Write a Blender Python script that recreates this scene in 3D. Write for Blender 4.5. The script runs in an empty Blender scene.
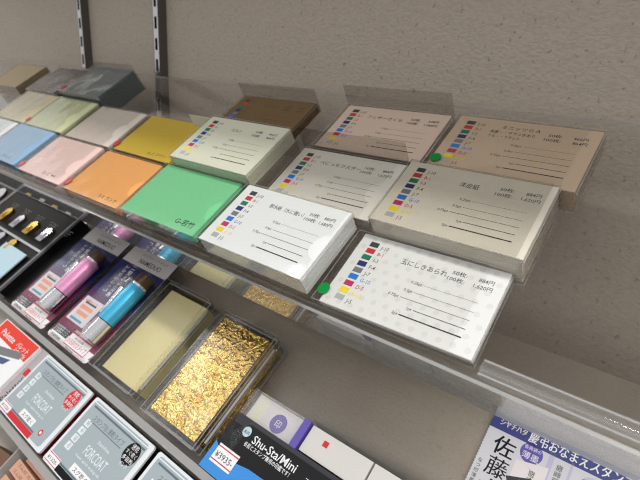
import bpy, bmesh, math, random
from mathutils import Matrix, Vector
random.seed(7)
S = bpy.context.scene
COL = S.collection
MM = 0.001
TILT = math.radians(34)
EYE = Vector((0, 0, 1.30))
# display frame: x along the shelf, y up the slope towards the wall, z off the sloped surface (millimetres)
M_DISP = Matrix.Translation(EYE) @ Matrix.Rotation(TILT, 4, 'X')

# ---------------------------------------------------------------- camera, world, lights, exposure
cam = bpy.data.cameras.new('camera'); cam_o = bpy.data.objects.new('camera', cam); COL.objects.link(cam_o)
RC = Matrix(((0.778960, 0.555708, -0.290536), (0.255748, -0.704572, -0.661945), (-0.572551, 0.441324, -0.690954)))
flip = Matrix(((1, 0, 0), (0, -1, 0), (0, 0, -1)))
rot = Matrix.Rotation(TILT, 3, 'X') @ RC.transposed() @ flip
cam_o.matrix_world = Matrix.Translation(EYE) @ rot.to_4x4()
cam.sensor_width = 36; cam.lens = 475.94 / 640 * 36; cam.clip_start = 0.02
cam.dof.use_dof = True; cam.dof.focus_distance = 0.29; cam.dof.aperture_fstop = 14
S.camera = cam_o

w = bpy.data.worlds.new('world'); S.world = w; w.use_nodes = True
# shop interior around the display: pale ceiling above, darker aisle and floor below
_nt = w.node_tree; _tc = _nt.nodes.new('ShaderNodeTexCoord'); _sp = _nt.nodes.new('ShaderNodeSeparateXYZ'); _cr = _nt.nodes.new('ShaderNodeValToRGB')
_mr = _nt.nodes.new('ShaderNodeMapRange'); _mr.inputs['From Min'].default_value = -1; _nt.links.new(_tc.outputs['Generated'], _sp.inputs[0])
_nt.links.new(_sp.outputs[2], _mr.inputs['Value']); _nt.links.new(_mr.outputs[0], _cr.inputs[0])
for _p, _c in ((0.0, (.22, .21, .2, 1)), (1.0, (1.05, 1.06, 1.08, 1))):
    _cr.color_ramp.elements[int(_p)].position = _p; _cr.color_ramp.elements[int(_p)].color = _c
_e = _cr.color_ramp.elements.new(.5); _e.color = (.66, .65, .64, 1)
_nt.links.new(_cr.outputs[0], _nt.nodes['Background'].inputs[0]); _nt.nodes['Background'].inputs[1].default_value = 0.68

def area(name, loc, target, sx, sy, power, col=(1, .97, .92)):
    l = bpy.data.lights.new(name, 'AREA'); l.shape = 'RECTANGLE'; l.size = sx; l.size_y = sy
    l.energy = power; l.color = col
    o = bpy.data.objects.new(name, l); COL.objects.link(o); o.location = loc
    if (target[0], target[1]) != (loc[0], loc[1]): o.rotation_euler = (Vector(target) - Vector(loc)).to_track_quat('-Z', 'Y').to_euler()
    return o
area('ceiling_tube', (-1.2, -0.05, 2.65), (-1.2, -0.05, 0), 0.09, 0.8, 3.4)
area('ceiling_tube', (-1.8, -0.58, 2.65), (-1.8, -0.58, 0), 0.09, 0.5, 1.7)
area('ceiling_panel', (0.95, -0.22, 2.65), (0.95, -0.22, 0), 1.9, 0.1, 23)
area('ceiling_panel', (-3.1, -0.22, 2.65), (-3.1, -0.22, 0), 0.9, 0.1, 14)
area('ceiling_panel', (0.1, -1.4, 2.6), (-0.1, 0.3, 1.0), 2.4, 0.6, 7)

S.view_settings.view_transform = 'Standard'; S.view_settings.look = 'None'
S.view_settings.gamma = 1; S.view_settings.use_curve_mapping = False
S.view_settings.exposure = 0.16
S.cycles.transparent_max_bounces = 40; S.cycles.max_bounces = 10
S.cycles.use_denoising = True; S.cycles.denoising_prefilter = 'NONE'; S.cycles.filter_width = 1.2; S.cycles.caustics_reflective = False; S.cycles.caustics_refractive = False

# ---------------------------------------------------------------- materials
def lin(h):
    if isinstance(h, str):
        h = h.lstrip('#'); c = [int(h[i:i+2], 16) / 255 for i in (0, 2, 4)]
    else: c = [v / 255 for v in h]
    return tuple((v / 12.92 if v <= .04045 else ((v + .055) / 1.055) ** 2.4) for v in c) + (1,)
MATS = {}
def mat(name, col, rough=.6, metal=0, spec=.3, bump=None):
    if name in MATS: return MATS[name]
    m = bpy.data.materials.new(name); m.use_nodes = True; nt = m.node_tree
    b = nt.nodes['Principled BSDF']
    b.inputs['Base Color'].default_value = lin(col); b.inputs['Roughness'].default_value = rough
    b.inputs['Metallic'].default_value = metal; b.inputs['Specular IOR Level'].default_value = spec
    tc = nt.nodes.new('ShaderNodeTexCoord'); nz = nt.nodes.new('ShaderNodeTexNoise')
    sc, st, var = bump or (900, .02, .03)
    nz.inputs['Scale'].default_value = sc; nt.links.new(tc.outputs['Object'], nz.inputs['Vector'])
    bp = nt.nodes.new('ShaderNodeBump'); bp.inputs['Strength'].default_value = st; bp.inputs['Distance'].default_value = .0005
    nt.links.new(nz.outputs['Fac'], bp.inputs['Height']); nt.links.new(bp.outputs['Normal'], b.inputs['Normal'])
    hs = nt.nodes.new('ShaderNodeHueSaturation'); mr = nt.nodes.new('ShaderNodeMapRange')
    mr.inputs['To Min'].default_value = 1 - var; mr.inputs['To Max'].default_value = 1 + var
    nt.links.new(nz.outputs['Fac'], mr.inputs['Value']); nt.links.new(mr.outputs['Result'], hs.inputs['Value'])
    hs.inputs['Color'].default_value = lin(col); nt.links.new(hs.outputs['Color'], b.inputs['Base Color'])
    MATS[name] = m
    return m
def clear(name, tint=(.95, .95, .94), ior=1.45, rough=.03, haze=0.0, hazecol=(.8, .8, .8), wave=0, gain=1.0):
    if name in MATS: return MATS[name]
    m = bpy.data.materials.new(name); m.use_nodes = True; nt = m.node_tree; nt.nodes.clear()
    out = nt.nodes.new('ShaderNodeOutputMaterial'); tr = nt.nodes.new('ShaderNodeBsdfTransparent')
    tr.inputs[0].default_value = (*tint, 1)
    gl = nt.nodes.new('ShaderNodeBsdfGlossy'); gl.inputs['Roughness'].default_value = rough
    # Schlick reflectance on |N.I|, the same from both sides of a thin sheet
    def mth(op, a, b=None):
        n = nt.nodes.new('ShaderNodeMath'); n.operation = op
        for i, v in enumerate((a, b)):
            if v is None: continue
            if isinstance(v, (int, float)): n.inputs[i].default_value = v
            else: nt.links.new(v, n.inputs[i])
        return n.outputs[0]
    ge = nt.nodes.new('ShaderNodeNewGeometry'); vm = nt.nodes.new('ShaderNodeVectorMath'); vm.operation = 'DOT_PRODUCT'
    nt.links.new(ge.outputs['Incoming'], vm.inputs[0]); nt.links.new(ge.outputs['Normal'], vm.inputs[1])
    f0 = ((ior - 1) / (ior + 1)) ** 2
    src = mth('ADD', mth('MULTIPLY', mth('POWER', mth('SUBTRACT', 1, mth('ABSOLUTE', vm.outputs['Value'])), 5), 1 - f0), f0)
    mx = nt.nodes.new('ShaderNodeMixShader')
    if gain != 1:
        mu = nt.nodes.new('ShaderNodeMath'); mu.operation = 'MULTIPLY'; mu.use_clamp = True
        mu.inputs[1].default_value = gain; nt.links.new(src, mu.inputs[0]); src = mu.outputs[0]
    nt.links.new(src, mx.inputs[0]); nt.links.new(tr.outputs[0], mx.inputs[1]); nt.links.new(gl.outputs[0], mx.inputs[2])
    res = mx.outputs[0]
    if haze:
        df = nt.nodes.new('ShaderNodeBsdfDiffuse'); df.inputs[0].default_value = (*hazecol, 1)
        m2 = nt.nodes.new('ShaderNodeMixShader'); m2.inputs[0].default_value = haze
        nt.links.new(res, m2.inputs[1]); nt.links.new(df.outputs[0], m2.inputs[2]); res = m2.outputs[0]
    if wave:
        tc = nt.nodes.new('ShaderNodeTexCoord'); nz = nt.nodes.new('ShaderNodeTexNoise'); nz.inputs['Scale'].default_value = 28
        nz.inputs['Detail'].default_value = 1
        bp = nt.nodes.new('ShaderNodeBump'); bp.inputs['Strength'].default_value = wave; bp.inputs['Distance'].default_value = .004
        nt.links.new(tc.outputs['Object'], nz.inputs['Vector']); nt.links.new(nz.outputs['Fac'], bp.inputs['Height'])
        nt.links.new(bp.outputs['Normal'], gl.inputs['Normal']); nt.links.new(bp.outputs['Normal'], vm.inputs[1])
    nt.links.new(res, out.inputs[0]); MATS[name] = m
    return m
def wallpaper(name, col, sx, sy, strength, speck, rough=.55, weave=0.3):
    m = bpy.data.materials.new(name); m.use_nodes = True; nt = m.node_tree; b = nt.nodes['Principled BSDF']
    b.inputs['Roughness'].default_value = rough; b.inputs['Specular IOR Level'].default_value = .35
    tc = nt.nodes.new('ShaderNodeTexCoord'); mp = nt.nodes.new('ShaderNodeMapping'); mp.inputs['Scale'].default_value = (sx, sy, sy)
    nt.links.new(tc.outputs['Object'], mp.inputs['Vector'])
    vo = nt.nodes.new('ShaderNodeTexNoise'); vo.inputs['Scale'].default_value = 1; vo.inputs['Detail'].default_value = 3
    nt.links.new(mp.outputs[0], vo.inputs['Vector'])
    cr = nt.nodes.new('ShaderNodeValToRGB'); cr.color_ramp.elements[0].position = .35; cr.color_ramp.elements[1].position = .68
    nt.links.new(vo.outputs['Fac'], cr.inputs[0])
    bp = nt.nodes.new('ShaderNodeBump'); bp.inputs['Strength'].default_value = strength; bp.inputs['Distance'].default_value = .0011
    nt.links.new(cr.outputs[0], bp.inputs['Height']); nt.links.new(bp.outputs[0], b.inputs['Normal'])
    n2 = nt.nodes.new('ShaderNodeTexNoise'); n2.inputs['Scale'].default_value = 210; n2.inputs['Detail'].default_value = 2
    nt.links.new(tc.outputs['Object'], n2.inputs['Vector'])
    c2 = nt.nodes.new('ShaderNodeValToRGB'); e = c2.color_ramp.elements
    base = lin(col); e[0].position = .27; e[0].color = tuple(v * speck for v in base[:3]) + (1,)
    e[1].position = .36; e[1].color = base
    nt.links.new(n2.outputs['Fac'], c2.inputs[0])
    mxx = nt.nodes.new('ShaderNodeMixRGB'); mxx.blend_type = 'MULTIPLY'; mxx.inputs[0].default_value = weave
    nt.links.new(c2.outputs[0], mxx.inputs[1])
    c3 = nt.nodes.new('ShaderNodeValToRGB'); c3.color_ramp.elements[0].color = (.62, .6, .58, 1); c3.color_ramp.elements[0].position = .3; c3.color_ramp.elements[1].position = .6
    nt.links.new(vo.outputs['Fac'], c3.inputs[0]); nt.links.new(c3.outputs[0], mxx.inputs[2])
    nt.links.new(mxx.outputs[0], b.inputs['Base Color'])
    MATS[name] = m
    return m
ACR = clear('clear_acrylic', (.98, .98, .975), 1.49, .02, gain=1.0)
LIPM = clear('clear_lip_acrylic', (.95, .95, .945), 1.49, .015, gain=3.0, haze=.1, hazecol=(.78, .77, .76))
EDGE = clear('acrylic_cut_edge', (.9, .9, .9), 1.49, .15, haze=.3, hazecol=(.82, .83, .84), gain=1.5)
FILM = clear('clear_film', (.99, .99, .985), 1.42, .09, haze=0, hazecol=(.75, .74, .72), wave=.25)
BOXM = clear('clear_box_plastic', (.965, .965, .96), 1.47, .05, haze=0, gain=1.3)
SMOKE = clear('aged_clear_film', (.93, .93, .915), 1.42, .09, wave=.25)
CASEM = clear('clear_case_plastic', (.95, .945, .935), 1.45, .05, haze=0, hazecol=(.7, .69, .66))
DARKPLATE = clear('clear_back_panel', (.85, .84, .825), 1.45, .06, haze=0, hazecol=(.5, .48, .45))
BLIST = clear('clear_blister', (.96, .96, .965), 1.42, .16, haze=0, wave=.25)
RAIL2 = clear('frosted_rail', (.9, .9, .9), 1.49, .1, haze=.42, hazecol=(.7, .69, .68), gain=1.3)
RAILM = clear('clear_rail', (.9, .9, .9), 1.49, .08, haze=.1, hazecol=(.8, .8, .8), gain=1.3)
WALLM = wallpaper('woven_wallpaper', (190, 178, 165), 300, 460, .42, .62)
BOARDM = wallpaper('board_covering', (167, 157, 145), 420, 420, .2, .9, .42, .12)
INK = mat('ink_black', (24, 24, 28)); INKG = mat('ink_grey', (72, 72, 76)); PENCIL = mat('pencil_ink', (70, 62, 50))
WHITE = mat('print_white', (236, 236, 238), .45); RED = mat('print_red', (205, 40, 48), .4); NAVY = mat('print_navy', (32, 40, 92), .35)
SW = [mat('swatch_' + n, c, .5) for n, c in (('charcoal', (62, 64, 70)), ('red', (196, 52, 66)), ('green', (28, 120, 92)), ('navy', (38, 48, 112)),
      ('grey', (120, 122, 128)), ('blue', (20, 120, 214)), ('crimson', (190, 46, 96)), ('yellow', (240, 218, 42)), ('silver', (176, 178, 180)))]
SWT = ['J-10', 'B-1', 'I-3', 'F-4', 'J-7', 'G-10', 'D-5', 'K-10', 'J-5']
CHROME = mat('chrome', (225, 225, 228), .12, 1); DSTEEL = mat('dark_steel', (92, 88, 84), .4, 0)
REDDOT = mat('red_sticker', (196, 30, 42), .4); GREENDOT = mat('green_sticker', (0, 140, 62), .4)
BLACKP = mat('black_plastic', (12, 12, 14), .35); BLACKC = mat('black_card', (18, 18, 19), .5, 0, .15)

# ---------------------------------------------------------------- mesh helpers
TXT = {}
def text_geo(s, res=2):
    if s in TXT: return TXT[s]
    cu = bpy.data.curves.new('t', 'FONT'); cu.body = s; cu.size = 1; cu.resolution_u = res; cu.offset = 0 if any(c in '慶弔墨藤薄香典霊速乾慢' for c in s) else .006
    o = bpy.data.objects.new('t', cu); COL.objects.link(o)
    dg = bpy.context.evaluated_depsgraph_get(); dg.update()
    me = bpy.data.meshes.new_from_object(o.evaluated_get(dg))
    vs = [v.co.copy() for v in me.vertices]; fs = [tuple(p.vertices) for p in me.polygons]
    bpy.data.objects.remove(o); bpy.data.curves.remove(cu); bpy.data.meshes.remove(me)
    TXT[s] = (vs, fs)
    return TXT[s]
class MB:
    """collects geometry in millimetres, builds ONE mesh object"""
    def __init__(s): s.v = []; s.f = []; s.m = []; s.mats = []
    def mi(s, m):
        if m not in s.mats: s.mats.append(m)
        return s.mats.index(m)
    def add(s, vs, fs, m):
        o = len(s.v); s.v += [tuple(v) for v in vs]; i = s.mi(m)
        for f in fs: s.f.append(tuple(o + k for k in f)); s.m.append(i)
    def box(s, x0, x1, y0, y1, z0, z1, m, side=None, rz=0, c=None):
        vs = [(x, y, z) for z in (z0, z1) for y in (y0, y1) for x in (x0, x1)]
        if rz:
            cx, cy = c or ((x0 + x1) / 2, (y0 + y1) / 2); ca, sa = math.cos(rz), math.sin(rz)
            vs = [(cx + (x - cx) * ca - (y - cy) * sa, cy + (x - cx) * sa + (y - cy) * ca, z) for x, y, z in vs]
        s.add(vs, [(0, 2, 3, 1), (4, 5, 7, 6)], m)
        s.add(vs, [(0, 1, 5, 4), (1, 3, 7, 5), (3, 2, 6, 7), (2, 0, 4, 6)], side or m)
        return s
    def quad(s, x0, x1, y0, y1, z, m): s.add([(x0, y0, z), (x1, y0, z), (x1, y1, z), (x0, y1, z)], [(0, 1, 2, 3)], m); return s
    def poly(s, pts, z, m): s.add([(x, y, z) for x, y in pts], [tuple(range(len(pts)))], m); return s
    def disc(s, x, y, z, r, m, n=20, ry=None, z0=None):
        pts = [(x + r * math.cos(2 * math.pi * k / n), y + (ry or r) * math.sin(2 * math.pi * k / n)) for k in range(n)]
        s.poly(pts, z, m)
        if z0 is not None:
            vs = [(a, b, z0) for a, b in pts] + [(a, b, z) for a, b in pts]
            s.add(vs, [(k, (k + 1) % n, n + (k + 1) % n, n + k) for k in range(n)], m)
        return s
    def prism(s, pts, z0, z1, m, side=None):
        n = len(pts); s.poly(pts, z1, m); s.poly(list(reversed(pts)), z0, m)
        s.add([(a, b, z0) for a, b in pts] + [(a, b, z1) for a, b in pts], [(k, (k + 1) % n, n + (k + 1) % n, n + k) for k in range(n)], side or m)
        return s
    def text(s, t, x, y, z, size, m, rz=0, w=None, align='l', sx=1):
        vs, fs = text_geo(t)
        if not vs: return s
        wd = max(v.x for v in vs)
        k = size; kx = size * sx if w is None else w / max(wd, 1e-6)
        off = {'l': 0, 'r': -wd * kx, 'c': -wd * kx / 2}[align]
        ca, sa = math.cos(rz), math.sin(rz)
        s.add([(x + (v.x * kx + off) * ca - v.y * k * sa, y + (v.x * kx + off) * sa + v.y * k * ca, z) for v in vs], fs, m)
        return s
    def rod(s, p, q, r, m, n=20, r2=None, cap=True):
        p, q = Vector(p), Vector(q); d = (q - p).normalized(); a = d.orthogonal().normalized(); b = d.cross(a); r2 = r if r2 is None else r2
        vs = [tuple(p + r * (math.cos(2 * math.pi * k / n) * a + math.sin(2 * math.pi * k / n) * b)) for k in range(n)]
        vs += [tuple(q + r2 * (math.cos(2 * math.pi * k / n) * a + math.sin(2 * math.pi * k / n) * b)) for k in range(n)]
        fs = [(k, (k + 1) % n, n + (k + 1) % n, n + k) for k in range(n)]
        if cap: fs += [tuple(range(n - 1, -1, -1)), tuple(range(n, 2 * n))]
        s.add(vs, fs, m); return s
    def tube(s, pts, r, m, n=8):
        for a, b in zip(pts, pts[1:]): s.rod(a, b, r, m, n)
        return s
    def build(s, name, parent=None, smooth=False, bevel=0):
        me = bpy.data.meshes.new(name); me.from_pydata([(a * MM, b * MM, c * MM) for a, b, c in s.v], [], s.f)
        for m in s.mats: me.materials.append(m)
        for p, i in zip(me.polygons, s.m): p.material_index = i; p.use_smooth = smooth
        me.update(); o = bpy.data.objects.new(name, me); COL.objects.link(o)
        if parent: o.parent = parent
        if bevel:
            bm_ = o.modifiers.new('bevel', 'BEVEL'); bm_.width = bevel * MM; bm_.segments = 2; bm_.limit_method = 'ANGLE'
        if smooth and hasattr(me, 'set_sharp_from_angle'): me.set_sharp_from_angle(angle=math.radians(40))
        return o
def place(o, x, y, z, yaw=0):
    o.matrix_world = M_DISP @ Matrix.Translation((x * MM, y * MM, z * MM)) @ Matrix.Rotation(math.radians(yaw), 4, 'Z')
def tag(o, label, cat, group=None, kind=None):
    if label: o['label'] = label
    if cat: o['category'] = cat
    if group: o['group'] = group
    if kind: o['kind'] = kind
    return o
def thing(name, label, cat, x, y, z, yaw=0, group=None):
    o = bpy.data.objects.new(name, None); o.empty_display_size = .01; COL.objects.link(o); place(o, x, y, z, yaw)
    return tag(o, label, cat, group)

# ---------------------------------------------------------------- setting: wall, uprights, sloped board
WY = 390
b = MB(); b.box(-2400, 900, WY, WY + 20, -700, 520, WALLM)
o = b.build('wall_back'); o.location = EYE; o['kind'] = 'structure'
b = MB(); b.box(-1700, 420, -86, 184.6, -345, -335, BOARDM); b.box(-1700, 420, -260, -86, -370, -355, BOARDM); b.box(-1700, 420, -86, -84, -370, -345, BOARDM)
o = b.build('display_board'); place(o, 0, 0, 0); tag(o, 'sloped grey covered display board under the boxed goods', 'board', None, 'structure')

def upright(x, label):
    t = bpy.data.objects.new('slotted_upright', None); t.empty_display_size = .02; COL.objects.link(t)
    t.location = EYE + Vector((x * MM, WY * MM, -.42)); tag(t, label, 'shelf upright', 'slotted steel uprights on the wall')
    b = MB(); H = 920
    b.box(-6, -5, -12, 0, 0, H, DSTEEL); b.box(5, 6, -12, 0, 0, H, DSTEEL)
    b.box(-5, -2.6, -12, -11, 0, H, CHROME); b.box(2.6, 5, -12, -11, 0, H, CHROME)
    for k in range(37): b.box(-2.6, 2.6, -12, -11, k * 25, k * 25 + 11, CHROME)
    b.build('channel', t)
    b = MB(); b.box(-4.9, 4.9, -5, -1, 0, H, BLACKP); b.build('channel_back', t)
    return t
upright(-764, 'slotted steel wall upright farther left behind the slate blue card stack')
upright(-571, 'slotted steel wall upright nearer the middle, behind the clear shelf')

b = MB(); b.box(-1300, 700, 144, 371, 268, 284, mat('shelf_laminate', (200, 196, 188), .5))
o = b.build('upper_shelf'); o.location = EYE; tag(o, 'flat laminate shelf fixed to the uprights above the card display', 'shelf', None, 'structure')

# ---------------------------------------------------------------- clear sloped shelf carrying the cards
SH = -220
t = thing('acrylic_shelf', 'clear acrylic sloped shelf carrying the rows of paper card stacks', 'shelf', 0, 0, 0)
b = MB(); b.box(-1100, 90, 93, 299.5, SH - 3, SH, ACR, EDGE); b.build('shelf_plate', t)
b = MB(); b.box(-1100, 90, 91, 93, SH - 25.5, SH + 1, EDGE, LIPM); b.build('front_lip', t)
b = MB()
n = 10; cy, cz, R_ = 99, SH, 5
prof = [(cy + R_ * math.cos(math.pi * k / n), cz + R_ * math.sin(math.pi * k / n)) for k in range(n + 1)]
vs = [(x, a, c) for x in (-54, 88) for a, c in prof]; m_ = len(prof)
b.add(vs, [(k, k + 1, m_ + k + 1, m_ + k) for k in range(n)] + [tuple(range(m_)), tuple(range(2 * m_ - 1, m_ - 1, -1))], RAILM)
b.rod((-54, 103.2, SH + 2.6), (88, 103.2, SH + 2.6), .7, EDGE, 8); b.rod((-54, 95.4, SH + 3.4), (88, 95.4, SH + 3.4), .6, EDGE, 8)
tag(b.build('front_rail', t, smooth=True), 'rounded clear rail at the bare right end', None)

# ---------------------------------------------------------------- paper cards
LINES = [(31.2, 51.2, '0.25pt', .16), (25.2, 48.3, '0.5pt', .22), (19.9, 42.6, '0.75pt', .3), (14.5, 53.1, '1pt', .4), (9.4, 47.2, '2pt', .75)]
def paper(name, col, var=.02, sc=500): return mat('paper_' + name, col, .75, 0, .15, (sc, .05, var))
def printed(b, z, title, p50, p100, tx=31.4, ty=41.2, tw=28.6, ts=4.4, px=62, extra=None, ink=INKG, nsw=9):
    for k in range(nsw):
        y = 48.4 - 5.17 * k
        b.quad(7.2, 13.1, y - 1.9, y + 1.9, z, SW[k])
        lab = SW[k] if k not in (0, 2, 3, 4, 8) else INKG
        b.text(SWT[k], 15.4, y - 2.1, z, 3.9, lab, sx=.85)
    b.text(title, tx, ty, z, ts, ink, w=tw)
    b.text('50枚:', px, 44.2, z, 3.4, ink, w=8.5); b.text(p50, 85, 44.2, z, 3.4, ink, align='r')
    b.text('100枚:', px - 2, 39.8, z, 3.4, ink, w=10.5); b.text(p100, 85.5, 39.8, z, 3.4, ink, align='r')
    if extra:
        for i, e in enumerate(extra): b.text(e, 25.8, 41.2 - 4.4 * i, z, 3.3, INK, w=29 if i == 0 else 21)
    for y, x0, l, th in LINES:
        b.quad(x0, 82, y - th / 2, y + th / 2, z, INK)
        b.text(l, x0 - .8, y - .8, z, 2.6, INKG, align='r')
def card_stack(key, x, y, z, yaw, th, pm, label, draw, W=91, H=55, jitter=.27, edge=None):
    """z is the height of the top face"""
    bot = z - th
    t = thing('card_stack', label, 'paper cards', x, y, bot, yaw, 'paper card stacks on the clear shelf')
    n = max(2, int(th / 1.7)); b = MB(); r = random.Random(key)
    for k in range(n):
        dx, dy = r.uniform(-jitter, jitter), r.uniform(-jitter, jitter)
        b.box(dx, W + dx, dy, H + dy, th * k / n * .97, th * (k + .88) / n * .97, edge or pm)
    b.build('card_sheets', t)
    b = MB(); b.box(0, W, 0, H, th * .97 + .02, th - .02, pm); draw(b, th + .03) if draw else None
    b.build('sample_card', t)
    return t
def card_case(x, y, ztop, yaw, th, label, ml=3, mr=1.2, film=(0, 84), notch=True, dot=None, back=None, W=91, H=55, dpos=(-1.2, 6.8), filmmat=FILM, front=True, frontdrop=0):
    z0 = SH + .05; t = thing('card_case', label, 'clear case', x, y, z0, yaw, 'clear plastic cases around the card stacks')
    top = ztop - z0; bot = top - th
    b = MB(); e = .35; T = .5
    X0, X1, Y0, Y1 = -ml, W + mr, -e - T, H + e + T
    if bot > .7: b.box(X0 + T, X1 - T, Y0 + T, Y1 - T, bot - .6, bot - .05, CASEM)
    hw = top + 1.0
    b.box(X0, X0 + T, Y0, Y1, 0, hw, EDGE, CASEM); b.box(X1 - T, X1, Y0, Y1, 0, min(hw, top - 1), EDGE, CASEM)
    if front: b.box(X0 + T, X1 - T, Y0, Y0 + T, 0, hw - frontdrop, EDGE, CASEM)
    b.box(X0 + T, X1 - T, Y1 - T, Y1, 0, hw, EDGE, CASEM)
    b.build('case_body', t)
    if film:
        f0, f1 = film; f0 = X0
        pts = [(f0, Y0), (f1, Y0)]
        if notch:
            for k in range(13):
                a = -math.pi / 2 - math.pi * k / 12
                pts.append((f1 + 7.5 * math.cos(a), 24 + 9.5 * math.sin(a)))
        pts += [(f1, Y1), (f0, Y1)]
        b = MB(); b.prism(pts, hw + .05, hw + .25, filmmat); b.build('cover_film', t)
    if dot:
        b = MB(); b.disc(dpos[0], dpos[1], hw + .5, 3.9, dot, 24, z0=hw + .3); tag(b.build('dot_sticker', t), 'red round sticker' if dot is REDDOT else 'green round sticker', None)
    if back:
        bz = back - z0
        b = MB(); b.prism([(X0, 0), (X1, 0)][:0] or [(X0, Y1), (X1, Y1), (X1, Y1 + .8), (X0, Y1 + .8)], 0, bz, DARKPLATE); b.build('back_panel', t)
    return t
def plain(txt=None, x=60, y=4, s=5.2, w=None, m=PENCIL):
    def d(b, z):
        if txt: b.text(txt, x, y, z, s, m, w=w)
    return d

P_WHITE = paper('white', (232, 235, 236)); P_DOT = paper('dotted', (227, 228, 227)); DOTM = mat('paper_polka_dot', (217, 218, 218), .75)
P_PARCH = paper('parchment', (224, 217, 204), .06, 90); P_BEIGE = paper('beige', (202, 180, 156), .04); P_BROWN = paper('kraft', (120, 98, 70), .05)
P_PINKB = paper('dusty_pink', (214, 194, 178), .03); P_PEARL = paper('pearl', (214, 210, 200)); P_IVORY = paper('ivory', (208, 209, 190))
P_BLUE = paper('light_blue', (150, 186, 220)); P_PINK = paper('pale_pink', (242, 210, 204)); P_ORANGE = paper('orange', (246, 176, 104))
P_GREEN = paper('green', (126, 208, 152)); P_YELLOW = paper('mustard', (220, 188, 64)); P_GREY = paper('lilac_grey', (222, 211, 200))
P_PGREEN = paper('pale_green', (208, 214, 172)); P_CREAM = paper('cream', (212, 200, 164)); P_SLATE = paper('slate', (112, 124, 128)); P_TAN = paper('tan', (186, 168, 140)); P_DGREY = paper('dark_grey', (84, 81, 79))

def d_arare(b, z):
    r = random.Random(3)
    for j in range(8):
        for i in range(12):
            b.disc(4 + i * 7.6 + (j % 2) * 3.8, 4 + j * 6.9, z - .04, 1.7, DOTM, 14) if 4 + i * 7.6 + (j % 2) * 3.8 < 89 else None
    printed(b, z, '玉にしきあられ', '884円', '1,620円')
def d_water(b, z): printed(b, z, '耐水紙（水に強い）', '880円', '1,680円', tw=30, ts=4.1, px=64.5)
def d_yohi(b, z): printed(b, z, '洋皮紙', '884円', '1,620円', tx=38.7, tw=12, ts=4.6)
def d_mini(b, z): printed(b, z, 'ミニッツＧＡ', '466円', '864円', tx=31.5, ty=46.4, tw=25, ts=3.9, extra=['表面・・ザラつきあり', 'うら・・フラット'], ink=INK)
def d_feather(b, z): printed(b, z, 'フェザーさくら', '648円', '1,080円', tx=24, ty=41.5, tw=32, ts=4.2, ink=INK)
def d_luster(b, z): printed(b, z, 'べにっちラスター', '884円', '1,620円', tx=24, tw=36, ts=4.2)
def d_eruto(b, z): printed(b, z, 'エルト', '466円', '864円', tx=36, tw=12, ts=4.2)
def d_kraft(b, z): printed(b, z, 'クラフト', '466円', '864円', tx=36, tw=16, ts=4.2)
PRI = 'printed sample card with nine colour squares'
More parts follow.
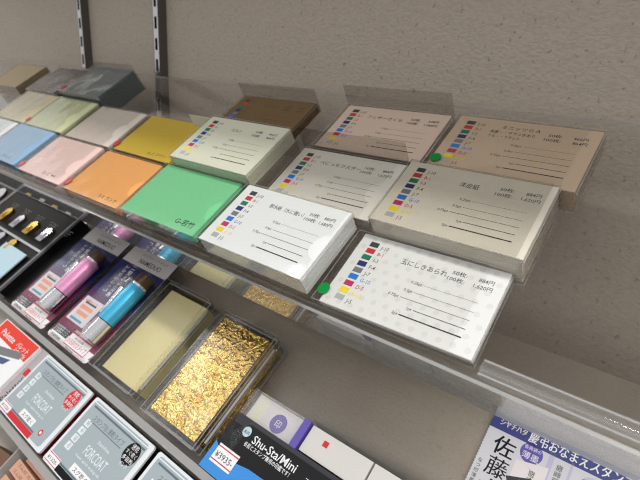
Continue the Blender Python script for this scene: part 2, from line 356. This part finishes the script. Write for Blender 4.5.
# key: x, y, ztop, yaw, thickness, paper, label, drawing, case options
CARDS = {
 'A6': (-149.4, 96.8, -213.5, 1.2, 3.2, P_DOT, 'thin white stack with grey polka dots and colour squares, at the front right end', d_arare, dict(film=(0, 80), notch=False, dot=GREENDOT, ml=5.2, dpos=(-1.4, 7.7))),
 'A5': (-248.1, 97.2, -197, -.4, 14, P_WHITE, 'thick plain white card stack with colour squares, between green stack and polka dot stack', d_water, dict(film=(0, 90), notch=True, ml=2)),
 'A4': (-348.3, 97.2, -199.4, .4, 7.5, P_GREEN, 'bright green card stack in the front row', plain('G-若竹', 64, 5.2, 6.2, 21, INK), dict(film=(0, 92), ml=2, mr=2.2)),
 'A3': (-453.5, 97.8, -205, 0, 9, P_ORANGE, 'orange card stack in the front row beside the green one', plain('E-K カンナ', 56, 4, 5, 28), dict(film=(0, 92), dot=REDDOT)),
 'A2': (-549, 96.8, -202.2, 0, 14, P_PINK, 'pale pink card stack in the front row', plain('D-ピ ※4', 46, 5, 5, 26), dict(film=(0, 83), dot=REDDOT, ml=2.6)),
 'A1': (-647, 97, -199.4, 0, 14, P_BLUE, 'light blue card stack in the front row', plain('F-ミズ', 48, 5, 5, 22), dict(film=(0, 83), ml=3)),
 'A0': (-746, 97, -200, 0, 12, P_WHITE, 'white card stack cut by the left picture edge, beside the light blue stack', plain(), dict(film=(0, 83), ml=3)),
 'B6': (-145.6, 153.8, -199.9, 0, 19, P_PARCH, 'mottled off-white parchment card stack with colour squares, right end of middle row', d_yohi, dict(film=(0, 88), notch=False, ml=.8, filmmat=SMOKE)),
 'B5': (-242.5, 156, -208.3, 1.0, 8, P_PEARL, 'low pearl grey card stack with colour squares in a deep clear case', d_luster, dict(film=(0, 84), notch=True, back=-190, ml=1.2, mr=.8)),
 'B4': (-340, 153.6, -189.5, 0, 12, P_IVORY, 'tall ivory card stack with colour squares, behind the green stack', d_eruto, dict(film=None, ml=1, mr=1)),
 'B3': (-452, 158, -206, 0, 10, P_YELLOW, 'mustard yellow card stack in the middle row', plain('H-ヒマワリ', 52, 4, 5, 28), dict(film=(0, 92), dot=REDDOT)),
 'B2': (-551, 157, -205, 0, 12, P_GREY, 'lilac grey card stack in the middle row beside the yellow one', plain(), dict(film=(0, 82))),
 'B1': (-645, 155.5, -201, 0, 16, P_PGREEN, 'pale green card stack in the middle row', plain(), dict(film=(0, 80), dot=REDDOT, ml=1.5)),
 'B0': (-741, 155.5, -201, 0, 16, P_CREAM, 'beige cream card stack in the middle row beside the pale green one', plain(), dict(film=(0, 80), dot=REDDOT, ml=1.5)),
 'C6': (-138.6, 213.2, -204.8, -.6, 14, P_BEIGE, 'beige card stack with colour squares, right end of the back row', d_mini, dict(film=(0, 83), notch=False, dot=GREENDOT, ml=3, dpos=(3.6, 7))),
 'C5': (-238.3, 216.5, -209.6, .8, 10, P_PINKB, 'dusty pink card stack with colour squares in the back row', d_feather, dict(film=None, back=-191.5, ml=2.5)),
 'C4': (-365, 213.5, -210.6, .8, 9, P_BROWN, 'brown kraft card stack with colour squares in the back row', d_kraft, dict(film=None, back=-197)),
 'C2': (-642, 214, -194, 0, 25, P_SLATE, 'slate blue card stack at the back below the wall uprights', plain(), dict(film=(0, 93), notch=False, dot=REDDOT, ml=6, back=-187)),
 'C1': (-752, 214, -201, 0, 17, P_DGREY, 'dark grey card stack at the back beside the slate blue one', plain(), dict(film=(0, 80), notch=False)),
 'C0': (-884, 214, -201, 0, 17, P_TAN, 'tan card stack at the far left of the back row', plain(), dict(film=None)),
}
for k, (x, y, z, yaw, th, pm, label, draw, co) in CARDS.items():
    card_stack(k, x, y, z, yaw, th, pm, label, draw)
    card_case(x, y, z, yaw, th, 'clear case around the ' + label.split(',')[0].replace(' with colour squares', '').replace(' in the middle row','').replace(' in the front row',''), **co)

o = MB().box(-378, -330, 209.4, 209.9, SH, -193, P_IVORY).build('divider_card'); place(o, 0, 0, 0)
tag(o, 'ivory divider card standing behind the tall ivory card stack', 'card')

# ---------------------------------------------------------------- lower display: clear tray
TZ = -332
t = thing('acrylic_tray', 'clear acrylic display tray with low rails holding the boxed goods', 'tray', 0, 0, 0)
b = MB(); b.box(-1100, 200, -84, 135, -334.8, TZ - .2, clear('matte_tray_floor', (.97, .97, .965), 1.45, .3), EDGE); b.build('tray_floor', t)
for y0 in (-17, -84.5):
    b = MB(); b.box(-1100, 200, y0, y0 + 5.5, TZ - .2, -309, RAIL2); b.build('rail', t)
b = MB(); b.box(-166, -64, 56, 57.2, TZ - .2, -318, ACR, EDGE); b.build('rail', t)

# pen packages
def gradmat(name, c0, c1, y0, y1):
    m = bpy.data.materials.new(name); m.use_nodes = True; nt = m.node_tree; bs = nt.nodes['Principled BSDF']; bs.inputs['Roughness'].default_value = .35
    tc = nt.nodes.new('ShaderNodeTexCoord'); sp = nt.nodes.new('ShaderNodeSeparateXYZ'); mr = nt.nodes.new('ShaderNodeMapRange'); cr = nt.nodes.new('ShaderNodeValToRGB')
    mr.inputs['From Min'].default_value = y0 * MM; mr.inputs['From Max'].default_value = y1 * MM
    nt.links.new(tc.outputs['Object'], sp.inputs[0]); nt.links.new(sp.outputs[1], mr.inputs['Value']); nt.links.new(mr.outputs[0], cr.inputs[0])
    cr.color_ramp.elements[0].color = lin(c0); cr.color_ramp.elements[1].color = lin(c1); nt.links.new(cr.outputs[0], bs.inputs['Base Color'])
    return m
GRAD = gradmat('maroon_to_navy_print', (128, 52, 84), (24, 34, 92), 32, 66)
HDR = mat('header_grey', (196, 192, 192), .4); PALE = mat('panel_pale', (226, 220, 224), .4); PEACH = mat('print_peach', (240, 170, 140)); TEAL = mat('print_teal', (90, 160, 190))
CAPM = mat('cap_bronze', (112, 88, 74), .3, .7)
def rounded(x0, x1, y0, y1, r, n=5):
    pts = []
    for cx, cy, a0 in ((x1 - r, y0 + r, -90), (x1 - r, y1 - r, 0), (x0 + r, y1 - r, 90), (x0 + r, y0 + r, 180)):
        for k in range(n + 1):
            a = math.radians(a0 + 90 * k / n); pts.append((cx + r * math.cos(a), cy + r * math.sin(a)))
    return pts
def pen_package(x, y, body, label, barrel_label):
    t = thing('pen_package', label, 'pen package', x, y, TZ, 0, 'blister packs of stamp pens')
    z = 23; W, H = 79, 125
    b = MB(); b.prism(rounded(0, W, 0, H, 5), z - .6, z, GRAD)
    b.prism(rounded(3, W - 3, 3, H - 3, 4), 0, z - .7, BLIST)
    b.poly([(.5, 103), (W - .5, 103)] + [p for p in rounded(.5, W - .5, 60, H - .5, 4.5) if p[1] > 104], z + .05, HDR)
    b.text('NAMEDUO', 25, 107, z + .12, 8, INK, w=38); b.text('スタンプつきペン ネームデュオ', 22, 116, z + .12, 3.4, INKG, w=44)
    b.text('しっかり捺せて', 21, 63, z + .12, 7, WHITE, rz=math.pi / 2, w=36); b.text('筆記も快適！', 31, 60, z + .12, 6.6, WHITE, rz=math.pi / 2, w=38)
    b.quad(4, 37, 23, 52, z + .05, PALE)
    for i, (c, h) in enumerate(((TEAL, 4), (PEACH, 7), (PEACH, 7), (INKG, 3))):
        b.quad(8 + (i % 2) * 2, 30, 25 + i * 6.6, 25 + i * 6.6 + h * .6, z + .1, c)
    b.text('印面サイズ', 7, 46.5, z + .12, 3.2, RED, w=22)
    b.poly([p for p in rounded(.5, W - .5, .5, 40, 4.5) if p[1] < 5.5] + [(.5, 11), (W - .5, 11)], z + .06, WHITE)
    b.quad(1, 30, 7, 15.5, z + .09, INKG)
    for i in range(3): b.text('別注品専用パック', 3, 8 + i * 2.5, z + .12, 2.1, WHITE, w=24)
    b.quad(31, 69, 3.2, 16, z + .1, RED); b.quad(31.8, 68.2, 4, 15.2, z + .14, WHITE); b.text('お名前付きタイプ', 33, 6, z + .18, 5.6, RED, w=33); b.text('別注品', 40, 12, z + .18, 2.4, INKG, w=16)
    b.text('印刷用紙', 6, 2.6, z + .1, 3, INKG, w=18); b.text('Shachihata', 38, .9, z + .1, 2.4, INKG, w=15)
    b.disc(48, 27, z + .08, 10, PALE, 24, 13); b.disc(44, 27, z + .12, 3.5, INKG, 16, 4.5); b.disc(55, 84, z + .08, 12, PALE, 24, 11)
    b.build('backing_card', t)
    cx, cz = 68.5, z + 9.7
    b = MB(); b.rod((cx, 38, cz), (cx, 39, cz), 9, BLACKP, 32); b.rod((cx, 39, cz), (cx, 81, cz), 9.3, body, 32); pen = tag(b.build('pen_barrel', t, smooth=True), barrel_label, None)
    b = MB(); b.rod((cx, 18.5, cz), (cx, 38, cz), 9.6, CHROME, 32); b.build('stamp_end', pen, smooth=True)
    b = MB(); b.rod((cx, 81, cz), (cx, 83, cz), 9.7, CHROME, 32); b.rod((cx, 83, cz), (cx, 94, cz), 8.7, CAPM, 32, 7.8); b.build('cap', pen, smooth=True)
    b = MB(); b.tube([(cx - 6, 83, cz + 6), (cx - 14, 85, cz + 4), (cx - 17, 79, cz + 3), (cx - 13, 73, cz + 4)], 1.5, CHROME); b.rod((cx - 13, 73, cz + 4), (cx - 10.5, 43, cz + 3), 2.6, CHROME, 12, 1.9); b.build('clip', pen, smooth=True)
    b = MB(); X0, X1, Y0, Y1, Z1 = cx - 26, W - 1, 16, 98, z + 24
    i_ = 2.5
    vs = [(X0, Y0, z), (X1, Y0, z), (X1, Y1, z), (X0, Y1, z), (X0 + i_, Y0 + i_, Z1), (X1 - 1, Y0 + i_, Z1), (X1 - 1, Y1 - i_, Z1), (X0 + i_, Y1 - i_, Z1)]
    b.add(vs, [(0, 1, 5, 4), (1, 2, 6, 5), (2, 3, 7, 6), (3, 0, 4, 7), (4, 5, 6, 7)], BLIST); b.build('blister', t)
    return t
PINKB = mat('barrel_pink', (232, 158, 200), .25, .35); BLUEB = mat('barrel_blue', (70, 182, 224), .22, .35)
pen_package(-547, -8.5, PINKB, 'blister pack with a pink and chrome stamp pen', 'metallic pink barrel')
pen_package(-459.5, -8, BLUEB, 'blister pack with a light blue and chrome stamp pen', 'metallic blue barrel')

# black accessory case at far left
t = thing('accessory_case', 'black case of small gold and silver charms at the far left', 'display case', -770, -6, TZ)
b = MB(); b.box(0, 186, 0, 122, 0, 22, BLACKC)
GREYP = mat('case_rim_grey', (120, 120, 124), .3)
b.box(183.5, 186.5, 0, 122, 22, 25, GREYP); b.box(0, 183.5, 119, 122, 22, 25, GREYP)
b.build('case_base', t)
b = MB(); b.box(0, 184, 60, 63, 22.05, 25, CHROME); b.build('divider_bar', t)
b = MB(); r = random.Random(5)
for i in range(5):
    for j, yy in enumerate((100, 96.5, 93)): b.text('パーツ セット', 22 + i * 39 + j * 2, yy, 22.3, 2.6, HDR, w=20 - 4 * j)
b.build('caption_print', t)
GOLDM = mat('charm_gold', (226, 186, 96), .22, 1); SILV = mat('charm_silver', (214, 212, 220), .2, 1)
for i, (x, y, m, nm) in enumerate(((38, 81, GOLDM, 'gold'), (80, 80, SILV, 'silver'), (119, 81, GOLDM, 'gold'), (158, 82, SILV, 'silver'), (119, 48, GOLDM, 'gold'), (82, 48, SILV, 'silver'))):
    b = MB(); b.prism([(x - 7.5, y - 10), (x + 6.5, y - 10), (x + 8, y + 8), (x + 1, y + 12), (x - 6.5, y + 8)], 22.2, 25.5, m); b.prism([(x - 2.6, y - 6), (x + 2, y - 6), (x + 2.6, y + 3), (x - 2, y + 3)], 25.5, 27, m)
    tag(b.build('charm', t), nm + ' metal charm', None)
t = thing('accessory_case', 'grey rimmed case with a large silver charm at the left picture edge', 'display case', -962, -6, TZ)
b = MB(); b.box(0, 188, 0, 122, 0, 22, GREYP); b.quad(4, 180, 4, 118, 22.1, BLACKC); b.build('case_base', t)
b = MB(); b.disc(160, 100, 25, 14, SILV, 24, z0=22.2); b.build('charm', t)
o = MB().box(-660, -600, 0, 44, -307 + .2, -305.5, mat('pale_blue_leaflet', (186, 214, 228), .4)).build('leaflet'); place(o, 0, 0, 0)
tag(o, 'pale blue glossy leaflet lying on the black charm case', 'leaflet')
o = MB().box(-583.2, -549, -8, 122, TZ, -318, BLACKP).build('dark_gap_filler'); place(o, 0, 0, 0)  # black block added to paint the shade of the gap, not a product
tag(o, 'black filler for the dark gap between the charm case and the pink pen pack', 'box')

# clear boxes with foil cards
def foil(name, c1, c2, sc, st, rough):
    m = bpy.data.materials.new(name); m.use_nodes = True; nt = m.node_tree; bs = nt.nodes['Principled BSDF']
    bs.inputs['Metallic'].default_value = 1; bs.inputs['Roughness'].default_value = rough
    tc = nt.nodes.new('ShaderNodeTexCoord'); nz = nt.nodes.new('ShaderNodeTexNoise'); nz.inputs['Scale'].default_value = sc; nz.inputs['Detail'].default_value = 1.5; nz.inputs['Distortion'].default_value = 1.6
    nt.links.new(tc.outputs['Object'], nz.inputs['Vector'])
    cr = nt.nodes.new('ShaderNodeValToRGB'); cr.color_ramp.elements[0].color = lin(c1); cr.color_ramp.elements[0].position = .35; cr.color_ramp.elements[1].color = lin(c2); cr.color_ramp.elements[1].position = .62
    nt.links.new(nz.outputs['Fac'], cr.inputs[0]); nt.links.new(cr.outputs[0], bs.inputs['Base Color'])
    bp = nt.nodes.new('ShaderNodeBump'); bp.inputs['Strength'].default_value = st; bp.inputs['Distance'].default_value = .0015
    nt.links.new(nz.outputs['Fac'], bp.inputs['Height']); nt.links.new(bp.outputs[0], bs.inputs['Normal'])
    return m
GOLDF = foil('crumpled_gold_foil', (226, 176, 84), (255, 222, 136), 150, 1.0, .24)
CREAMF = mat('cream_card', (236, 224, 164), .5)
def foil_box(x, y, m, label, nm, cardlabel, th, w=64, h=100):
    t = thing('card_box', label, 'clear box', x, y, TZ)
    b = MB(); t_ = 1.1
    b.box(0, w, 0, h, 0, 1.2, BOXM); b.box(0, t_, 0, h, 1.2, 21, EDGE, BOXM); b.box(w - t_, w, 0, h, 1.2, 21, EDGE, BOXM)
    b.box(t_, w - t_, 0, t_, 1.2, 21, EDGE, BOXM); b.box(t_, w - t_, h - t_, h, 1.2, 21, EDGE, BOXM); b.build('box_base', t)
    b = MB(); b.box(-.8, w + .8, -.8, h + .8, 27, 28, BLIST, BLIST)
    for x0, x1, y0, y1 in ((-.8, 0, -.8, h + .8), (w, w + .8, -.8, h + .8), (0, w, -.8, -.05), (0, w, h + .05, h + .8)): b.box(x0, x1, y0, y1, 15, 27, EDGE, BOXM)
    b.rod((w + 1.6, 8, 20), (w + 1.6, h - 8, 20), 1.1, EDGE, 10)
    b.build('box_lid', t)
    u = thing(nm, cardlabel, 'cards', x + 4.5, y + 4.5, TZ + 1.3)
    b = MB(); b.box(0, 55, 0, 91, 0, th, m); b.build('card_sheets', u)
    return t
foil_box(-376, -4, CREAMF, 'clear hinged box with plain cream cards', 'cream_cards', 'plain cream card stack inside the clear hinged box', 14.5)
foil_box(-290.5, -6, GOLDF, 'clear hinged box with textured gold foil cards', 'gold_foil_cards', 'shiny gold foil card stack with crinkled texture', 22)

# black and blue stamp package with price tag
t = thing('stamp_package', 'black and blue stamp pack with a handwritten price tag', 'stamp package', -216, -11.2, TZ)
BLU = mat('print_bright_blue', (58, 138, 214), .35); GLOSSB = mat('glossy_black', (22, 22, 24), .18); SLATEB = mat('package_slate', (52, 52, 58), .35)
b = MB(); b.prism([(0, 0), (112, 0), (112, 44), (3, 44), (0, 22)], 0, 24, GLOSSB)
z = 24.06
b.poly([(3, 44), (3, 37), (112, 37), (112, 44)], z, SLATEB); b.prism(rounded(14, 110, 1, 41, 3), 24.02, 24.1, GLOSSB)
wave = [(.3, .3), (111, .3), (111, 10), (92, 12.5), (70, 15.5), (50, 17.5), (36, 17), (24, 15), (12, 13), (.3, 20)]
b.poly(wave, 24.2, BLU)
b.text('Shu-Sta/Mini', 25, 31.4, 24.25, 8.2, WHITE, w=40); b.text('名前とスタンプ兼用の印鑑です！', 21, 27.4, 24.25, 3.6, WHITE, w=42)
b.disc(17.5, 35.6, 24.2, 3.6, mat('badge_pale', (190, 214, 224)), 20); b.text('朱肉', 15, 34.2, 24.25, 2.8, INK, w=5)
b.text('ink pad', 84, 34, 24.25, 2.4, WHITE, w=9); b.quad(74, 82, 33, 33.3, 24.25, WHITE)
b.build('package_body', t)
b = MB(); b.add([(3, 43.5, 24.3), (18, 44, 24.3), (16, 18, 24.3), (10, 30, 29), (1, 24, 25)], [(0, 1, 3), (1, 2, 3), (2, 4, 3), (4, 0, 3)], BLIST); b.build('film_fold', t)
b = MB(); b.box(5, 25, 7, 20, 24.3, 24.6, WHITE); b.quad(5, 25, 17.8, 18.6, 24.66, RED); b.quad(5, 25, 8.5, 9.3, 24.66, RED); b.text('¥3935-', 6.5, 10.9, 24.68, 6, INKG, w=17)
b.build('price_tag', t)
# clear stamp box and white cartons behind it
t = thing('stamp_box', 'small clear topped stamp box with violet band behind the black stamp pack', 'stamp box', -214, 33, TZ)
VIO = mat('print_violet', (98, 84, 170), .4)
b = MB(); b.box(0, 53, 0, 20, 0, 14, PALE); b.quad(2, 12, 1, 19, 14.06, mat('cream_print', (232, 230, 210))); b.disc(27, 8.5, 14.1, 7, VIO, 20); b.text('印', 24, 6, 14.16, 6, WHITE); b.build('inner_tray', t)
b = MB(); b.box(-.4, 48, -.2, 20.2, 14.4, 24, clear('soft_clear_cover', (.96, .96, .96), 1.4, .3, haze=.06), CASEM); b.build('clear_cover', t)
b = MB(); b.box(48.2, 54, -.2, 20.2, 14.2, 24.2, VIO, VIO); b.build('violet_band', t)
WCART = mat('white_carton', (206, 204, 200), .5)
for x, lb in ((-158.5, 'white carton with red square next to the violet banded stamp box'), (-108, 'white carton with red square at the bottom picture edge')):
    t = thing('white_carton', lb, 'box', x, 34, TZ, 0, 'white cartons with red squares')
    b = MB(); b.box(0, 49, 0, 18.5, 0, 22, WCART); b.build('carton_body', t)
    b = MB(); b.box(13, 17, 10, 14, 22.02, 22.2, RED); b.build('red_square', t)

# ink pad boxes
PADG = mat('pad_grey', (160, 172, 178), .4); PADW = mat('pad_white', (222, 226, 230), .35); PADT = mat('pad_light_print', (222, 229, 235), .4); PADD = mat('pad_dark_print', (96, 108, 118))
def pad_box(x, y, stripe, side, oval, label, n):
    t = thing('ink_pad_box', label, 'ink pad box', x, y, TZ, 0, 'grey boxed ink pads in the front row')
    b = MB(); W, H = 84, 57
    b.box(0, W, 0, H, 0, 22, side); b.prism(rounded(0, W, 0, H, 2), 22.02, 24, PADW)
    b.prism(rounded(3, W - 5, 2.5, H - 2, 3), 24.02, 24.3, PADG)
    z = 24.4
    b.quad(6, 78, 50, 51.5, z - .05, PADD); b.quad(3, 79, 53, 53.8, z - .05, PADT)
    b.text('スタンプ台 速乾タイプ', 14, 42.5, z, 5, PADD, w=44); b.quad(14, 58, 40.6, 41.2, z, PADD)
    b.text('FORCOAT', 30, 21.5, z, 10.5, PADT, w=29); b.text('Shachihata', 36, 33, z, 3.4, PADT, w=16)
    b.text('Super quick drying ink', 26, 17.5, z, 2.6, PADT, w=34)
    for i, c in enumerate('布紙木革'):
        b.quad(10, 17, 16 + i * 6.6, 21.4 + i * 6.6, z, PADT); b.text(c, 15.8, 16.6 + i * 6.6, z + .05, 4.6, PADG, rz=math.pi / 2)
    b.quad(31, 55, 8, 14, z, WHITE); b.text('スグ乾く', 33.5, 9.2, z + .05, 4.2, INK, w=19)
    b.quad(19, 62, 1, 5.8, z + .02, stripe); b.quad(19, 62, 6.2, 7.4, z + .02, PADD)
    b.quad(2, 19, 1, 8.5, z + .04, WHITE); b.quad(2, 19, 1.4, 2, z + .08, RED); b.quad(2, 19, 7.4, 8, z + .08, RED); b.text('¥1320-', 3.5, 3.2, z + .08, 3.6, INKG, w=14)
    b.disc(69, 10.5, z, 2.6, oval, 18); b.disc(69, 10.5, z + .05, 1.3, WHITE, 14)
    b.disc(70, 43, z, 8, oval, 30, 8.4)
    for i, s in enumerate(('速乾', 'すぐ乾く', '多目的', 'インク')): b.text(s, 70, 46.2 - i * 4.3, z + .05, 3.7 if i else 4.6, WHITE, align='c', w=(8, 13, 12, 9)[i])
    b.build('box_body', t)
    return t
SIDER = mat('pad_side_dark_red', (86, 8, 16), .35)
pad_box(-430.5, -77, RED, SIDER, RED, 'grey ink pad box with red stripe and red oval mark', 0)
pad_box(-340, -77, BLACKC, BLACKP, BLACKC, 'grey ink pad box with black stripe and black oval mark', 1)
pad_box(-250.5, -77, mat('pad_stripe_blue', (40, 70, 140)), BLACKP, BLACKC, 'grey ink pad box cut off by the bottom picture edge', 2)

# colour pad carton at left
t = thing('colour_pad_box', 'white carton with red label and knife picture at the left edge', 'carton', -527, -78, TZ)
ORED = mat('label_orange_red', (226, 60, 36), .35); GRT = mat('carton_grey_side', (176, 168, 170), .4)
b = MB(); b.box(0, 94, 0, 58, 0, 20, GRT); b.prism(rounded(.3, 80, .3, 57.7, 1), 20.02, 24, WHITE)
z = 24.1
b.poly([(2, 57), (79, 57), (78, 39), (62, 40), (10, 41), (2, 44)], z, ORED)
b.text('Palette', 12, 44, z + .06, 9, WHITE, w=30); b.text('パレット', 48, 45, z + .06, 6, WHITE, w=24); b.text('スタンプ台', 50, 40.6, z + .06, 4, WHITE, w=24)
b.poly([(6, 30), (66, 44), (70, 38), (12, 22)], z + .1, GREYP); b.poly([(14, 22), (60, 33), (56, 26), (20, 16)], z + .1, mat('blade_blue', (70, 92, 128), .3)); b.disc(50, 14, z + .08, 6, mat('print_salmon', (232, 120, 130)), 18)
b.build('carton_body', t)
b = MB(); b.text('Palettoc', 92, 4, 20.1, 9, INK, rz=math.pi / 2, w=26); b.quad(84, 91, 31, 38, 20.1, RED); b.build('side_print', t)

# wooden stamps in a clear bin at bottom left
BZ = -354.9
t = thing('stamp_bin', 'clear divided bin with small stamps in the bottom left corner', 'bin', -520, -150, BZ)
b = MB()
b.box(0, 230, 0, 62, 0, 1.5, ACR); b.box(0, 230, 60.5, 62, 1.5, 25, RAILM); b.box(0, 1.5, 0, 60.5, 1.5, 25, RAILM); b.box(124.5, 126, 0, 60.5, 1.5, 25, RAIL2); b.box(228.5, 230, 0, 60.5, 1.5, 25, RAILM); b.box(1.5, 124.5, 0, 1.5, 1.5, 25, RAILM); b.box(126, 228.5, 0, 1.5, 1.5, 25, RAILM)
b.build('bin_body', t)
WOOD = mat('pink_wood', (206, 158, 134), .55); WOODB = mat('brown_wood', (112, 84, 66), .55); WDK = mat('stamp_text', (128, 84, 70))
def wood(x, y, w, h, rz, label, m=WOOD):
    t = thing('wooden_stamp', label, 'stamp', x, y, BZ + 1.6, rz, 'wooden stamps in the bin')
    b = MB(); b.box(0, w, 0, h, 0, 20, m)
    for i in range(int(h / 5)): b.text('ゴム印 氏名 住所 電話', 3, 2 + i * 5, 20.06, 3, WDK, w=w - 6)
    b.build('stamp_block', t, bevel=.5)
wood(-389, -106.5, 62, 11, -1.5, 'pink wooden stamp block with two text lines in the middle of the bin')
wood(-381, -93.5, 62, 3, 0, 'thin pink wooden stamp standing along the back wall of the bin')
wood(-389, -124, 62, 14, -1, 'pink wooden stamp block cut by the bottom picture edge')
wood(-432, -118, 34, 14, 8, 'brown wooden stamp in the left bin compartment', WOODB)

# name stamp poster lying under the shelf at right
t = thing('stamp_leaflet', 'white printed leaflet with navy title band at the lower right', 'leaflet', -61.6, 36, TZ)
b = MB(); PW, PH = 150, 90.6; PAPW = mat('leaflet_paper', (208, 208, 215), .4); BAND = mat('band_indigo', (58, 66, 130), .4)
pts = [(0, 0), (PW, 0), (PW, PH), (0, PH)]
for k in range(44): pts += [(.7, PH - 1 - k * 2), (0, PH - 2 - k * 2)]
b.prism(pts, .2, 1.2, PAPW)
z = 1.26
b.quad(.2, PW, PH - 11.6, PH - .2, z, BAND)
for dx in (-.14, 0, .14):
    b.text('シヤチハタ', 5.2 + dx, PH - 7.6, z + .06, 4.8, WHITE, w=17); b.text('慶弔おなまえスタンプ', 24 + dx, PH - 9.4, z + .06 + dx * .02, 8.3, WHITE, w=58)
for dx in (-.1, .1):
    b.text('佐', 6.5 + dx, PH - 25.5, z, 13.5, INK); b.text('藤', 7 + dx, PH - 39.5, z, 13.5, INK); b.text('大', 7 + dx, PH - 53.5, z, 13.5, INK)
for k, c in enumerate('なつ印薄墨で美しく'): b.text(c, 2, PH - 36 - k * 3.4, z, 3, INK)
b.disc(28.5, PH - 16.5, z, 6.6, VIO, 30); b.text('香典袋の', 23.5, PH - 14.6, z + .06, 2.8, WHITE, w=10); b.text('薄墨', 23.5, PH - 20.5, z + .06, 5, WHITE, w=10)
LAV = mat('lavender_print', (190, 186, 214), .4)
b.quad(38, 41, PH - 50, PH - 10, z, LAV); b.quad(50, 51.5, PH - 50, PH - 10, z, LAV); b.poly([(22, PH - 24), (40, PH - 20), (40, PH - 48), (22, PH - 48)], z + .02, PALE)
b.text('御霊前', 43.5, PH - 15, z + .05, 4, INKG, rz=-math.pi / 2, w=12); b.text('御仏前', 31, PH - 26, z + .05, 4, INKG, rz=-math.pi / 2, w=12)
b.disc(64, PH - 21, z, 8, LAV, 30); b.text('薄墨専用の', 57.5, PH - 19, z + .05, 3.4, INK, w=13); b.text('スタンプ', 58.5, PH - 24.5, z + .05, 3.6, INK, w=11)
b.prism([(20, PH - 36), (33, PH - 31), (36, PH - 35), (23, PH - 41)], 1.3, 1.4, SLATEB)
b.build('leaflet_sheet', t)
